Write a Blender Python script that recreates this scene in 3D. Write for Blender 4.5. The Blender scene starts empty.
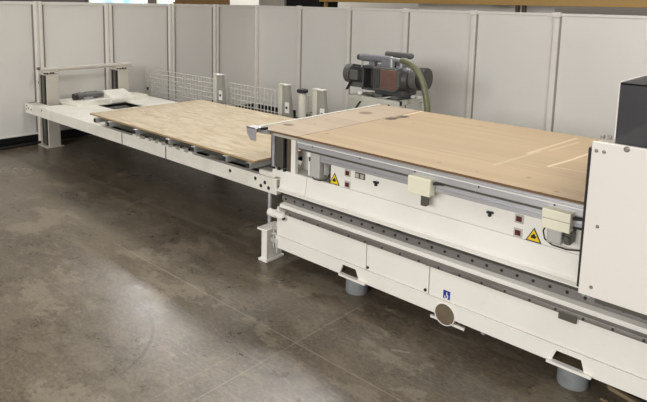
import bpy, bmesh, math, random
from mathutils import Vector, Matrix
random.seed(4)
S = bpy.context.scene
COL = S.collection
PI = math.pi

# ------------------------------------------------------------------ materials
def lin(c):
    out = []
    for v in c:
        v = v / 255.0
        out.append(v / 12.92 if v <= 0.04045 else ((v + 0.055) / 1.055) ** 2.4)
    return (*out, 1.0)

class NT:
    """small helper round a node tree"""
    def __init__(self, name):
        self.m = bpy.data.materials.new(name); self.m.use_nodes = True
        self.t = self.m.node_tree; self.t.nodes.clear()
        self.out = self.n('ShaderNodeOutputMaterial')
        self.b = self.n('ShaderNodeBsdfPrincipled')
        self.l(self.b.outputs[0], self.out.inputs[0])
        self.co = self.n('ShaderNodeTexCoord').outputs['Object']
    def n(self, typ, **kw):
        x = self.t.nodes.new(typ)
        for k, v in kw.items(): setattr(x, k, v)
        return x
    def l(self, a, b): self.t.links.new(a, b)
    def setv(self, inp, v):
        if isinstance(v, bpy.types.NodeSocket): self.l(v, inp)
        else: inp.default_value = v
    def math(self, op, a, b=0.0, c=None, clamp=False):
        x = self.n('ShaderNodeMath', operation=op); x.use_clamp = clamp
        self.setv(x.inputs[0], a); self.setv(x.inputs[1], b)
        if c is not None: self.setv(x.inputs[2], c)
        return x.outputs[0]
    def vmath(self, op, a, b=(0, 0, 0)):
        x = self.n('ShaderNodeVectorMath', operation=op)
        self.setv(x.inputs[0], a); self.setv(x.inputs[1], b)
        return x
    def scale(self, s):
        return self.vmath('MULTIPLY', self.co, s).outputs[0]
    def noise(self, sc, s=(1, 1, 1), detail=4.0, rough=0.55, dist=0.0):
        x = self.n('ShaderNodeTexNoise')
        self.l(self.scale(s), x.inputs['Vector'])
        x.inputs['Scale'].default_value = sc; x.inputs['Detail'].default_value = detail
        x.inputs['Roughness'].default_value = rough; x.inputs['Distortion'].default_value = dist
        return x.outputs['Fac']
    def ramp(self, v, lo, hi):
        x = self.n('ShaderNodeMapRange'); x.clamp = True
        self.setv(x.inputs[0], v); x.inputs[1].default_value = lo; x.inputs[2].default_value = hi
        return x.outputs[0]
    def mix(self, f, a, b):
        x = self.n('ShaderNodeMix', data_type='RGBA')
        self.setv(x.inputs[0], f); self.setv(x.inputs[6], a); self.setv(x.inputs[7], b)
        return x.outputs[2]
    def segment(self, a, b, w, soft=0.5):
        """mask of a line from a to b (xy), half width w"""
        ax, ay = a; bx, by = b
        p = self.vmath('MULTIPLY', self.co, (1, 1, 0)).outputs[0]
        pa = self.vmath('SUBTRACT', p, (ax, ay, 0)).outputs[0]
        ba = (bx - ax, by - ay, 0)
        d = self.vmath('DOT_PRODUCT', pa, ba).outputs['Value']
        h = self.math('DIVIDE', d, ba[0] ** 2 + ba[1] ** 2, clamp=True)
        sc = self.n('ShaderNodeVectorMath', operation='SCALE'); sc.inputs[0].default_value = ba; self.l(h, sc.inputs['Scale'])
        q = self.vmath('SUBTRACT', pa, sc.outputs[0]).outputs[0]
        ln = self.vmath('LENGTH', q).outputs['Value']
        x = self.n('ShaderNodeMapRange'); x.clamp = True
        self.l(ln, x.inputs[0]); x.inputs[1].default_value = w; x.inputs[2].default_value = w * soft
        return x.outputs[0]
    def ellipse(self, c, rx, ry, ns=0.0, edge=0.6):
        p = self.vmath('SUBTRACT', self.co, (c[0], c[1], 0)).outputs[0]
        p = self.vmath('MULTIPLY', p, (1 / rx, 1 / ry, 0)).outputs[0]
        ln = self.vmath('LENGTH', p).outputs['Value']
        if ns:
            ln = self.math('ADD', ln, self.math('MULTIPLY', self.math('SUBTRACT', self.noise(26, detail=2), 0.5), ns))
        x = self.n('ShaderNodeMapRange'); x.clamp = True
        self.l(ln, x.inputs[0]); x.inputs[1].default_value = 1.0; x.inputs[2].default_value = edge
        return x.outputs[0]
    def bump(self, h, st=0.2, d=0.002):
        x = self.n('ShaderNodeBump'); x.inputs['Strength'].default_value = st; x.inputs['Distance'].default_value = d
        self.l(h, x.inputs['Height']); self.l(x.outputs[0], self.b.inputs['Normal'])
    def color(self, v): self.setv(self.b.inputs['Base Color'], v)
    def rough(self, v): self.setv(self.b.inputs['Roughness'], v)
    def metal(self, v): self.b.inputs['Metallic'].default_value = v

def paint(name, c, dirt, rough=0.45, amount=0.35, sc=3.0, metal=0.0, stretch=(1, 1, 1)):
    m = NT(name)
    f = m.math('MULTIPLY', m.ramp(m.noise(sc, stretch, detail=6), 0.45, 0.8), amount)
    f2 = m.math('MULTIPLY', m.ramp(m.noise(sc * 14, stretch, detail=3), 0.62, 0.75), amount * 0.6)
    m.color(m.mix(f2, m.mix(f, lin(c), lin(dirt)), lin(dirt)))
    m.rough(m.math('ADD', rough - 0.05, m.math('MULTIPLY', m.noise(sc * 4), 0.12)))
    m.metal(metal)
    return m.m

M = {}
M['white'] = paint('cream_white_paint', (238, 235, 227), (204, 198, 186), 0.38, 0.22, 2.2)
M['lift'] = paint('worn_ivory_paint', (234, 231, 220), (176, 169, 152), 0.42, 0.35, 5.0)
M['gantry'] = paint('gantry_white_paint', (230, 225, 218), (212, 206, 198), 0.45, 0.2, 2.0)
M['cream'] = paint('cream_plastic', (232, 228, 206), (212, 206, 182), 0.4, 0.2, 6.0)
M['post'] = paint('light_grey_paint', (196, 190, 178), (160, 153, 140), 0.45, 0.3, 5.0)
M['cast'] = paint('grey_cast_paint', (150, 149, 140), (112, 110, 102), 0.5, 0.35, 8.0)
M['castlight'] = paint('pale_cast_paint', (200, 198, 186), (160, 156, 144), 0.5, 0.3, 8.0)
M['alu'] = paint('brushed_aluminium', (202, 202, 206), (150, 150, 156), 0.36, 0.4, 3.0, 0.55, (0.15, 4, 6))
M['steel'] = paint('grey_rail_steel', (130, 127, 123), (82, 78, 74), 0.42, 0.5, 4.0, 0.35, (0.4, 3, 6))
M['strip'] = paint('worn_rail_strip', (128, 124, 118), (84, 80, 74), 0.4, 0.7, 3.0, 0.3, (1.5, 3, 6))
M['galv'] = paint('galvanised_tube', (176, 178, 178), (120, 122, 122), 0.38, 0.5, 9.0, 0.5)
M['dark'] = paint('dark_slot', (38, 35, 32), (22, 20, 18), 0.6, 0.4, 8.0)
M['black'] = paint('black_rubber', (24, 23, 22), (40, 38, 36), 0.6, 0.4, 8.0)
M['niche'] = paint('niche_grey', (186, 182, 172), (140, 136, 128), 0.5, 0.35, 6.0)
M['greybox'] = paint('grey_cylinder_body', (188, 187, 182), (150, 148, 142), 0.4, 0.3, 8.0, 0.1)
M['pad'] = paint('blue_grey_foot', (138, 142, 142), (100, 102, 100), 0.5, 0.5, 12.0)
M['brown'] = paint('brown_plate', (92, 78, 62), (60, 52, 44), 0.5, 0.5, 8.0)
M['plateg'] = paint('dark_grey_plate', (92, 90, 82), (60, 58, 54), 0.45, 0.4, 8.0, 0.2)
M['wall'] = paint('partition_panel', (226, 223, 217), (212, 208, 201), 0.42, 0.3, 0.8)
M['trim'] = paint('partition_trim', (230, 226, 219), (200, 195, 187), 0.4, 0.3, 4.0)
M['trimdark'] = paint('partition_joint', (142, 136, 128), (116, 110, 104), 0.6, 0.3, 4.0)
M['base'] = paint('black_skirting', (14, 14, 15), (26, 25, 25), 0.35, 0.4, 5.0)
M['wire'] = paint('galvanised_wire', (214, 212, 204), (170, 168, 158), 0.4, 0.3, 8.0, 0.2)
M['motor'] = paint('charcoal_motor', (74, 73, 72), (46, 45, 44), 0.42, 0.4, 12.0, 0.1)
M['motor2'] = paint('graphite_housing', (96, 95, 92), (64, 62, 60), 0.45, 0.4, 10.0)
M['silencer'] = paint('silencer_grey', (132, 131, 138), (96, 95, 100), 0.35, 0.35, 10.0, 0.2)
M['red'] = paint('faded_red_grille', (116, 86, 78), (78, 60, 56), 0.5, 0.5, 12.0)
M['hose'] = paint('olive_hose', (112, 112, 84), (84, 84, 62), 0.4, 0.35, 8.0)
M['yellow'] = paint('warning_yellow', (240, 206, 40), (220, 180, 30), 0.4, 0.3, 8.0)
M['blue'] = paint('label_blue', (44, 52, 140), (34, 40, 110), 0.4, 0.2, 8.0)
M['label'] = paint('label_white', (236, 234, 230), (220, 216, 210), 0.4, 0.2, 8.0)
M['redglass'] = paint('dark_red_lens', (92, 40, 40), (50, 28, 28), 0.25, 0.4, 30.0)
M['screw'] = paint('zinc_screw', (150, 146, 138), (100, 96, 90), 0.35, 0.4, 20.0, 0.5)
M['tan'] = paint('tan_timber', (186, 150, 88), (160, 124, 66), 0.55, 0.5, 3.0, 0, (0.3, 3, 3))
M['carton'] = paint('brown_carton', (186, 146, 100), (164, 124, 82), 0.7, 0.3, 3.0)
M['hall'] = paint('hall_wall', (196, 190, 180), (170, 164, 154), 0.7, 0.3, 0.4)
M['halldark'] = paint('hall_wall_dark', (66, 58, 52), (50, 44, 40), 0.7, 0.3, 0.4)
M['ceil'] = paint('ceiling_sheet', (150, 146, 140), (130, 126, 120), 0.7, 0.3, 0.4)
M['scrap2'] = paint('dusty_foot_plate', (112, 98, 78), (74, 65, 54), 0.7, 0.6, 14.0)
M['edge'] = paint('board_cut_edge', (112, 84, 58), (84, 62, 42), 0.65, 0.5, 10.0)
M['scrap'] = paint('wood_scrap', (136, 118, 90), (106, 90, 66), 0.7, 0.4, 20.0)

def floor_mat():
    m = NT('polished_concrete')
    n1 = m.noise(0.55, (1, 1.3, 1), 7, 0.6, 0.6)
    n2 = m.noise(2.3, (1, 1.6, 1), 9, 0.7, 0.2)
    n3 = m.noise(11.0, (1, 1, 1), 6, 0.65)
    c = m.mix(m.ramp(n1, 0.35, 0.68), lin((81, 71, 58)), lin((105, 96, 81)))
    c = m.mix(m.math('MULTIPLY', m.ramp(n2, 0.48, 0.68), 0.6), c, lin((119, 107, 92)))
    c = m.mix(m.math('MULTIPLY', m.ramp(n2, 0.48, 0.32), 0.55), c, lin((65, 57, 46)))
    c = m.mix(m.math('MULTIPLY', m.ramp(n3, 0.42, 0.75), 0.35), c, lin((115, 106, 92)))
    # worn pale patches with a crisp outline
    v = m.noise(1.7, (1.0, 1.7, 1), 8, 0.7, 0.25)
    c = m.mix(m.math('MULTIPLY', m.ramp(v, 0.555, 0.58), 0.5), c, lin((140, 130, 113)))
    v2 = m.noise(24.0, (1, 1, 1), 3, 0.5)
    c = m.mix(m.math('MULTIPLY', m.ramp(v2, 0.76, 0.80), 0.3), c, lin((54, 47, 40)))
    # long scuffs
    sx = m.noise(5.0, (0.25, 3.5, 1), 5, 0.7, 1.5)
    c = m.mix(m.math('MULTIPLY', m.ramp(sx, 0.60, 0.68), 0.4), c, lin((134, 126, 110)))
    sy = m.noise(4.0, (3.0, 0.3, 1), 5, 0.7, 2.0)
    c = m.mix(m.math('MULTIPLY', m.ramp(sy, 0.60, 0.68), 0.35), c, lin((134, 126, 110)))
    n5 = m.noise(34.0, (1, 1.6, 1), 6, 0.75, 0.5)
    c = m.mix(m.math('MULTIPLY', m.ramp(n5, 0.5, 0.64), 0.42), c, lin((138, 127, 110)))
    c = m.mix(m.math('MULTIPLY', m.ramp(n5, 0.48, 0.36), 0.42), c, lin((61, 54, 44)))
    n6 = m.noise(4.6, (1, 1.8, 1), 9, 0.75, 0.2)
    c = m.mix(m.math('MULTIPLY', m.ramp(n6, 0.53, 0.58), 0.5), c, lin((122, 112, 94)))
    # saw-cut joints, plus wide pale strips: light along shadow edges, painted in
    for a, b, w, k, col in (((-4.2, 2.292), (3, 2.285), 0.006, 0.5, (196, 184, 166)),
                            ((-2.18, -2), (-2.18, 2.95), 0.006, 0.4, (190, 178, 160)),
                            ((-2.335, 0.2), (-2.335, 2.0), 0.005, 0.3, (186, 176, 160)),
                            ((-7.4, 2.98), (-3.4, 3.02), 0.035, 0.32, (168, 158, 140)),
                            ((-7.0, 3.46), (-5.2, 3.50), 0.035, 0.32, (168, 158, 140)),
                            ((-3.0, 2.15), (-2.55, 2.42), 0.008, 0.35, (180, 168, 150)),
                            ((-2.6, 2.05), (-1.9, 2.0), 0.008, 0.25, (180, 168, 150)),
                            ((-1.75, 2.62), (-1.67, 2.66), 0.012, 0.5, (196, 186, 168))):
        c = m.mix(m.math('MULTIPLY', m.segment(a, b, w, 0.3), k * 0.95), c, lin(tuple(v * .80 for v in col)))
    # tyre arc
    p = m.vmath('SUBTRACT', m.vmath('MULTIPLY', m.co, (1, 1, 0)).outputs[0], (-3.2, 1.3, 0)).outputs[0]
    d = m.math('ABSOLUTE', m.math('SUBTRACT', m.vmath('LENGTH', p).outputs['Value'], 0.605))
    x = m.ramp(d, 0.014, 0.006)
    px = m.n('ShaderNodeSeparateXYZ'); m.l(p, px.inputs[0])
    x = m.math('MULTIPLY', x, m.math('MULTIPLY', m.ramp(px.outputs[0], -.3, .1), m.ramp(px.outputs[1], .1, .2)))
    c = m.mix(m.math('MULTIPLY', x, 0.5), c, lin((60, 54, 46)))
    m.color(c)
    r = m.math('ADD', 0.16, m.math('MULTIPLY', n2, 0.26))
    r = m.math('ADD', r, m.math('MULTIPLY', m.ramp(n3, 0.4, 0.7), 0.08))
    m.rough(r)
    m.b.inputs['IOR'].default_value = 1.5
    h = m.math('ADD', m.math('MULTIPLY', n2, 0.6), m.math('MULTIPLY', n3, 0.4))
    m.bump(h, 0.22, 0.005)
    return m.m
M['floor'] = floor_mat()

def mdf_mat(name, base, marks):
    """board coordinates = world coordinates minus the board's base point"""
    m = NT(name)
    n1 = m.noise(1.2, (0.25, 2.2, 1), 6, 0.6)
    n2 = m.noise(3.5, (0.12, 5.0, 1), 4, 0.6)
    n3 = m.noise(60, (1, 1, 1), 3)
    c = m.mix(m.ramp(n1, 0.3, 0.7), lin(base), lin(tuple(v * 0.90 for v in base)))
    c = m.mix(m.math('MULTIPLY', m.ramp(n2, 0.48, 0.68), 0.5), c, lin(tuple(v * 0.84 for v in base)))
    c = m.mix(m.math('MULTIPLY', n3, 0.25), c, lin(tuple(v * 0.9 for v in base)))
    for kind, a, b, w, k, col in marks:
        if kind == 'seg': f = m.segment(a, b, w, 0.5)
        else: f = m.ellipse(a, b[0], b[1], w)
        c = m.mix(m.math('MULTIPLY', f, k), c, lin(col))
    m.color(c); m.rough(0.6)
    m.b.inputs['Specular IOR Level'].default_value = 0.3
    return m.m

def ply_mat():
    m = NT('pale_plywood')
    n1 = m.noise(2.0, (1.2, 5.0, 1), 7, 0.68, 1.6)
    n2 = m.noise(7.0, (0.8, 3.5, 1), 5, 0.6, 1.0)
    c = m.mix(m.ramp(n1, 0.35, 0.65), lin((192, 178, 153)), lin((168, 150, 121)))
    c = m.mix(m.math('MULTIPLY', m.ramp(n2, 0.52, 0.7), 0.5), c, lin((146, 127, 99)))
    c = m.mix(m.math('MULTIPLY', m.ramp(n2, 0.45, 0.3), 0.5), c, lin((202, 188, 162)))
    m.color(c); m.rough(0.7)
    m.b.inputs['Specular IOR Level'].default_value = 0.2
    return m.m
M['ply'] = ply_mat()
M['plyedge'] = paint('plywood_cut_edge', (170, 142, 104), (130, 106, 76), 0.7, 0.6, 14.0, 0, (1, 1, 12))

def emit(name, c, s):
    m = NT(name)
    e = m.n('ShaderNodeEmission')
    f = m.ramp(m.noise(1.1, (1, 1, 1), 3), 0.4, 0.6)
    m.l(m.mix(f, lin(c), lin((236, 246, 250))), e.inputs[0]); e.inputs[1].default_value = s
    m.l(e.outputs[0], m.out.inputs[0])
    return m.m
M['sky'] = emit('daylit_window_glass', (150, 205, 240), 1.6)

def smoke():
    m = NT('smoked_acrylic')
    m.color(lin((70, 70, 74))); m.rough(0.3)
    m.b.inputs['Transmission Weight'].default_value = 0.0
    m.b.inputs['Alpha'].default_value = 0.8
    m.color(m.mix(m.noise(2.0), lin((50, 50, 53)), lin((60, 60, 63))))
    return m.m
M['smoke'] = smoke()

# ------------------------------------------------------------------ mesh helpers
class MB:
    def __init__(self): self.bm = bmesh.new()
    def _merge(self, b):
        me = bpy.data.meshes.new('t'); b.to_mesh(me); b.free()
        self.bm.from_mesh(me); bpy.data.meshes.remove(me)
    def box(self, x0, x1, y0, y1, z0, z1, bev=0.0, seg=2):
        b = bmesh.new(); bmesh.ops.create_cube(b, size=1)
        for v in b.verts:
            v.co = Vector((x0 + (v.co.x + .5) * (x1 - x0), y0 + (v.co.y + .5) * (y1 - y0), z0 + (v.co.z + .5) * (z1 - z0)))
        if bev: bmesh.ops.bevel(b, geom=b.edges[:], offset=bev, segments=seg, affect='EDGES', profile=0.5)
        self._merge(b); return self
    def cyl(self, p0, p1, r, r1=None, seg=24, cap=True):
        p0 = Vector(p0); p1 = Vector(p1); d = p1 - p0
        b = bmesh.new()
        bmesh.ops.create_cone(b, cap_ends=cap, segments=seg, radius1=r, radius2=r if r1 is None else r1, depth=d.length)
        q = d.to_track_quat('Z', 'Y').to_matrix().to_4x4()
        bmesh.ops.transform(b, matrix=Matrix.Translation((p0 + p1) / 2) @ q, verts=b.verts)
        self._merge(b); return self
    def prism(self, pts, axis, lo, hi, bev=0.0):
        """polygon in the two other axes, extruded along axis"""
        b = bmesh.new()
        def mk(p, t):
            if axis == 'x': return (t, p[0], p[1])
            if axis == 'y': return (p[0], t, p[1])
            return (p[0], p[1], t)
        v0 = [b.verts.new(mk(p, lo)) for p in pts]; v1 = [b.verts.new(mk(p, hi)) for p in pts]
        b.faces.new(v0); b.faces.new(v1[::-1])
        n = len(pts)
        for i in range(n): b.faces.new((v0[i], v1[i], v1[(i + 1) % n], v0[(i + 1) % n]))
        bmesh.ops.recalc_face_normals(b, faces=b.faces)
        if bev: bmesh.ops.bevel(b, geom=b.edges[:], offset=bev, segments=1, affect='EDGES')
        self._merge(b); return self
    def tube(self, path, r, seg=12):
        """round tube along a path (r may be a list)"""
        P = [Vector(p) for p in path]; n = len(P)
        R = r if isinstance(r, (list, tuple)) else [r] * n
        b = bmesh.new(); rings = []
        up = Vector((0.13, 0.27, 0.95)).normalized()
        for i in range(n):
            t = (P[min(i + 1, n - 1)] - P[max(i - 1, 0)]).normalized()
            u = t.cross(up)
            if u.length < 1e-4: u = t.cross(Vector((1, 0, 0)))
            u.normalize(); w = t.cross(u); up = -w if (-w).dot(up) > 0 else w
            rings.append([b.verts.new(P[i] + R[i] * (math.cos(a) * u + math.sin(a) * w)) for a in [2 * PI * k / seg for k in range(seg)]])
        for i in range(n - 1):
            for k in range(seg):
                b.faces.new((rings[i][k], rings[i][(k + 1) % seg], rings[i + 1][(k + 1) % seg], rings[i + 1][k]))
        b.faces.new(rings[0][::-1]); b.faces.new(rings[-1])
        bmesh.ops.recalc_face_normals(b, faces=b.faces)
        self._merge(b); return self
    def lathe(self, p0, axis, prof, seg=32):
        """profile = (distance along axis, radius) from p0"""
        a = Vector(axis).normalized(); q = a.to_track_quat('Z', 'Y').to_matrix(); p0 = Vector(p0)
        b = bmesh.new(); rings = []
        for d, r in prof:
            rings.append([b.verts.new(p0 + q @ Vector((r * math.cos(t), r * math.sin(t), d))) for t in [2 * PI * k / seg for k in range(seg)]])
        for i in range(len(prof) - 1):
            for k in range(seg):
                b.faces.new((rings[i][k], rings[i][(k + 1) % seg], rings[i + 1][(k + 1) % seg], rings[i + 1][k]))
        b.faces.new(rings[0][::-1]); b.faces.new(rings[-1])
        bmesh.ops.recalc_face_normals(b, faces=b.faces)
        self._merge(b); return self
    def build(self, name, mat, parent=None, loc=None, smooth=False):
        me = bpy.data.meshes.new(name)
        base = Vector(loc) if loc is not None else (Vector(parent['_o']) if parent is not None else Vector((0, 0, 0)))
        bmesh.ops.translate(self.bm, verts=self.bm.verts, vec=-base)
        self.bm.to_mesh(me); self.bm.free()
        me.materials.append(mat)
        if smooth:
            for p in me.polygons: p.use_smooth = True
            me.set_sharp_from_angle(angle=math.radians(35))
        o = bpy.data.objects.new(name, me); COL.objects.link(o)
        if parent is not None: o.parent = parent; o['_o'] = list(parent['_o'])
        else: o.location = base; o['_o'] = list(base)
        return o

def box(name, mat, parent, x0, x1, y0, y1, z0, z1, bev=0.0, label=None):
    o = MB().box(x0, x1, y0, y1, z0, z1, bev).build(name, mat, parent)
    if label: o['label'] = label
    return o
def tag(o, label, cat, group=None):
    o['label'] = label; o['category'] = cat
    if group: o['group'] = group
    return o
def thing(name, label, cat, loc, group=None):
    o = bpy.data.objects.new(name, None); COL.objects.link(o); o.location = loc; o['_o'] = list(loc)
    o.empty_display_size = 0.1
    return tag(o, label, cat, group)
def struct(o): o['kind'] = 'structure'; return o
def copy_part(o, dx, dy=0, dz=0):
    c = o.copy(); COL.objects.link(c); c.parent = o.parent
    c.location = o.location + Vector((dx, dy, dz)); return c
def copy_thing(o, loc, label):
    c = o.copy(); COL.objects.link(c); c.location = loc; c['label'] = label
    for ch in list(o.children):
        d = ch.copy(); COL.objects.link(d); d.parent = c
        for g in list(ch.children):
            e = g.copy(); COL.objects.link(e); e.parent = d
    return c

# ------------------------------------------------------------------ the hall
XL, YB, WT = -7.86, 7.12, 1.845      # partition planes and height
struct(MB().box(-19, 9, -9, 15, -0.2, 0).build('floor', M['floor']))
struct(MB().box(-19, 9, -9, 15, 7.0, 7.2).build('ceiling', M['ceil']))
struct(MB().box(-19.2, -19, -9, 15, 0, 7.0).build('wall_far_left', M['halldark']))
struct(MB().box(-19, 9, 15, 15.2, 0, 7.0).build('wall_far_back', M['hall']))
struct(MB().box(9, 9.2, -9, 15, 0, 7.0).build('wall_right', M['hall']))
struct(MB().box(-19, 9, -9.2, -9, 0, 7.0).build('wall_front', M['hall']))
for i, (y0, y1) in enumerate(((9.72, 12.0), (14.75, 14.98)), 1):
    pass
def window(i, y0, y1):
    g = struct(MB().box(-18.99, -18.96, y0, y1, 1.0, 3.4).build('window_%d' % i, M['sky']))
    fr = MB()
    for y in (y0, (y0 + y1) / 2, y1): fr.box(-18.97, -18.9, y - .05, y + .05, 0.95, 3.45)
    for z in (1.0, 3.4): fr.box(-18.97, -18.9, y0 - .05, y1 + .05, z - .05, z + .05)
    fr.build('window_frame', M['trim'], g)
window(1, 9.75, 11.85)
window(2, 12.35, 13.5)
window(3, 13.7, 14.8)

# partition: sheet panels, posts and black skirting
seams_b = [-6.82, -5.784, -4.756, -3.724, -2.674, -1.62, -0.57, 0.48, 1.53]
seams_l = [0.2, 1.25, 2.29, 3.33, 4.31, 5.35, 6.21]
wl = MB().box(XL - 0.03, XL, -0.8, YB + 0.03, 0.125, WT - 0.012)
wl.box(XL - 0.04, XL + 0.012, -0.8, YB + 0.03, WT - 0.04, WT, 0.003)
wl.box(XL - 0.03, XL + 0.012, -0.8, YB, 0.125, 0.145, 0.003)
struct(wl.build('wall_left', M['wall']))
wb = MB().box(XL, 2.6, YB, YB + 0.03, 0.125, WT - 0.012)
wb.box(XL, 2.6, YB - 0.012, YB + 0.04, WT - 0.03, WT, 0.003)
wb.box(XL, 2.6, YB - 0.012, YB + 0.03, 0.125, 0.145, 0.003)
struct(wb.build('wall_back', M['wall']))
struct(MB().box(XL - 0.05, XL - 0.01, -0.8, YB + 0.02, 0, 0.13).build('baseboard_left', M['base']))
struct(MB().box(XL, 2.6, YB + 0.005, YB + 0.03, 0, 0.13).build('baseboard_back', M['base']))
tn = 1
def post_l(y):
    global tn
    m = MB().box(XL, XL + 0.018, y - 0.055, y + 0.055, 0.02, WT + 0.004, 0.003)
    m.box(XL + 0.012, XL + 0.032, y - 0.045, y - 0.012, 0.02, WT + 0.006, 0.004)
    m.box(XL + 0.012, XL + 0.032, y + 0.012, y + 0.045, 0.02, WT + 0.006, 0.004)
    o = struct(m.build('trim_%d' % tn, M['trim'])); tn += 1
    s = MB().box(XL, XL + 0.003, y - 0.078, y - 0.055, 0.15, WT - 0.04)
    s.box(XL, XL + 0.003, y + 0.055, y + 0.078, 0.15, WT - 0.04).build('seam', M['trimdark'], o)
def post_b(x):
    global tn
    m = MB().box(x - 0.03, x + 0.03, YB - 0.03, YB, 0.02, WT + 0.006, 0.004)
    m.box(x - 0.045, x + 0.045, YB - 0.05, YB, WT - 0.045, WT + 0.012, 0.004)
    o = struct(m.build('trim_%d' % tn, M['trim'])); tn += 1
    MB().box(x + 0.03, x + 0.052, YB - 0.004, YB, 0.15, WT - 0.03).build('seam', M['trimdark'], o)
for y in seams_l: post_l(y)
for x in seams_b: post_b(x)
c = struct(MB().box(XL + 0.004, XL + 0.06, YB - 0.06, YB - 0.004, 0.02, WT + 0.004, 0.006).build('trim_%d' % tn, M['trim'])); tn += 1
# loose hose along the foot of the left partition
hp = [(XL + 0.06 + 0.012 * math.sin(k * 1.7), 1.4 + k * 0.18, 0.02) for k in range(12)]
tag(MB().tube(hp, 0.02, 10).build('cable', M['black'], loc=(XL + 0.06, 2.3, 0), smooth=True),
    'black cable lying along the foot of the left partition', 'cable')

# beyond the partition
r = thing('pallet_rack', 'yellowish timber beam of a rack seen over the back partition', 'rack', (-3, 8.7, 0))
box('beam', M['tan'], r, -7.75, 3.5, 8.6, 8.68, 1.935, 2.25, 0.004)
for x in (-7.70, -3.9, -3.8, 0.2, 3.4): box('upright', M['brown'] if abs(x + 3.85) < .1 else M['tan'], r, x, x + 0.05, 8.69, 8.75, 0, 2.6)
r2 = thing('white_board', 'long white board standing behind the rack beam', 'board', (-2, 9.2, 0))
box('sheet', M['label'], r2, -5.9, -3.5, 9.18, 9.2, 0.3, 2.4); box('foot', M['dark'], r2, -5.9, -3.5, 9.12, 9.26, 0, 0.3)
r2 = thing('storage_cabinet', 'black cabinet top showing over the partition beside the timber beam', 'cabinet', (-8.2, 8.9, 0))
box('body', M['black'], r2, -8.68, -7.78, 8.65, 9.2, 0, 2.3, 0.01); box('door', M['black'], r2, -8.66, -8.24, 8.63, 8.65, 0.1, 2.28, 0.004); box('door', M['black'], r2, -8.22, -7.80, 8.63, 8.65, 0.1, 2.28, 0.004)
r2 = thing('locker', 'grey locker top showing over the partition corner', 'locker', (-9.1, 8.9, 0))
box('body', M['post'], r2, -9.5, -8.75, 8.65, 9.2, 0, 2.25, 0.01); box('door', M['post'], r2, -9.47, -8.78, 8.63, 8.65, 0.1, 2.2, 0.004)
r2 = thing('wooden_crate', 'brown crate top showing over the left partition between the windows', 'crate', (-13.2, 9.6, 0))
box('crate_body', M['carton'], r2, -13.78, -12.55, 9.5, 10.4, 0.1, 2.1, 0.01)
for k in range(4): box('slat', M['carton'], r2, -13.8, -12.53, 9.47, 9.5, 0.2 + k * 0.48, 0.42 + k * 0.48, 0.004)
for x in (-13.7, -12.8): box('runner', M['tan'], r2, x, x + 0.12, 9.5, 10.4, 0, 0.1)

# ------------------------------------------------------------------ routing machine
R0 = (-1.2, 2.95, 0)
XE = 0.75
rm = thing('routing_machine', 'long cream-white routing machine bed with grey guide rails along its front', 'machine', R0)
# inner body (kept back from the front so that the cut-outs look into a cavity)
inn = MB().box(-2.96, XE, 3.14, 4.32, 0.15, 0.955, 0.004)
inn.box(-2.96, XE, 3.02, 3.2, 0.30, 0.46)
inn.build('body', M['white'], rm)
# skirt with foot cut-outs and the round port
def arc(cx, cz, r, a0, a1, n=28): return [(cx + r * math.cos(a0 + (a1 - a0) * k / n), cz + r * math.sin(a0 + (a1 - a0) * k / n)) for k in range(n + 1)]
pc, pz, pr = -1.603, 0.152, 0.064
a = math.asin((0.137 - pz) / pr)
zb, zc = 0.137, 0.226
pts = [(-3.0, zb), (-2.39, zb), (-2.365, 0.207), (-2.257, 0.207), (-2.228, zb)]
pts += arc(pc, pz, pr, PI - a, a)
pts += [(-0.996, zb), (-0.972, 0.203), (-0.852, 0.203), (-0.832, zb), (XE, zb), (XE, zc), (-3.0, zc)]
sk = MB().prism(pts, 'y', 2.918, 2.932)
sk.box(-3.0, XE, 2.916, 2.94, 0.2225, 0.2285, 0.002)
sk.box(-3.0, -2.99, 2.92, 4.3, 0.137, 0.226)
sk.build('skirt', M['white'], rm)
# fold behind skirt
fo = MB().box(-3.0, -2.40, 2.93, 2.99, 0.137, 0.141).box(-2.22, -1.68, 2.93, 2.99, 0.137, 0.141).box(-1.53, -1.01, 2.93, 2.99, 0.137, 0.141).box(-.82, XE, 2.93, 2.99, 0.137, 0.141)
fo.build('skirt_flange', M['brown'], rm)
ring = MB()
o_, i_ = pr + 0.002, pr - 0.002
b = bmesh.new()
N = 36
vs = [[b.verts.new((pc + rr * math.cos(2 * PI * k / N), y, pz + rr * math.sin(2 * PI * k / N))) for k in range(N)] for rr, y in ((o_, 2.914), (o_, 3.10), (i_, 3.10), (i_, 2.914))]
for j in range(4):
    for k in range(N): b.faces.new((vs[j][k], vs[j][(k + 1) % N], vs[(j + 1) % 4][(k + 1) % N], vs[(j + 1) % 4][k]))
bmesh.ops.recalc_face_normals(b, faces=b.faces); ring._merge(b)
po = ring.build('extraction_port', M['white'], rm, smooth=True)
MB().cyl((pc, 2.918, pz), (pc, 3.098, pz), i_ + 0.001, seg=36).build('duct_end', M['scrap2'], po)
box('cable_tray', M['white'], rm, -1.71, -1.49, 2.94, 2.958, 0.085, 0.101, 0.002)
tr = MB()
for x in (-1.72, -1.56): tr.box(x, x + 0.012, 3.0, 3.02, 0.08, 0.17)
for x, z in ((-1.47, .09), (-1.42, .075), (-1.36, .085)): tr.cyl((x, 3.02, z), (x + .02, 3.02, z), 0.012, seg=10)
tr.cyl((-1.75, 3.02, .10), (-1.3, 3.05, .08), 0.007, seg=8)
tr.build('tray_bracket', M['galv'], rm)
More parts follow.
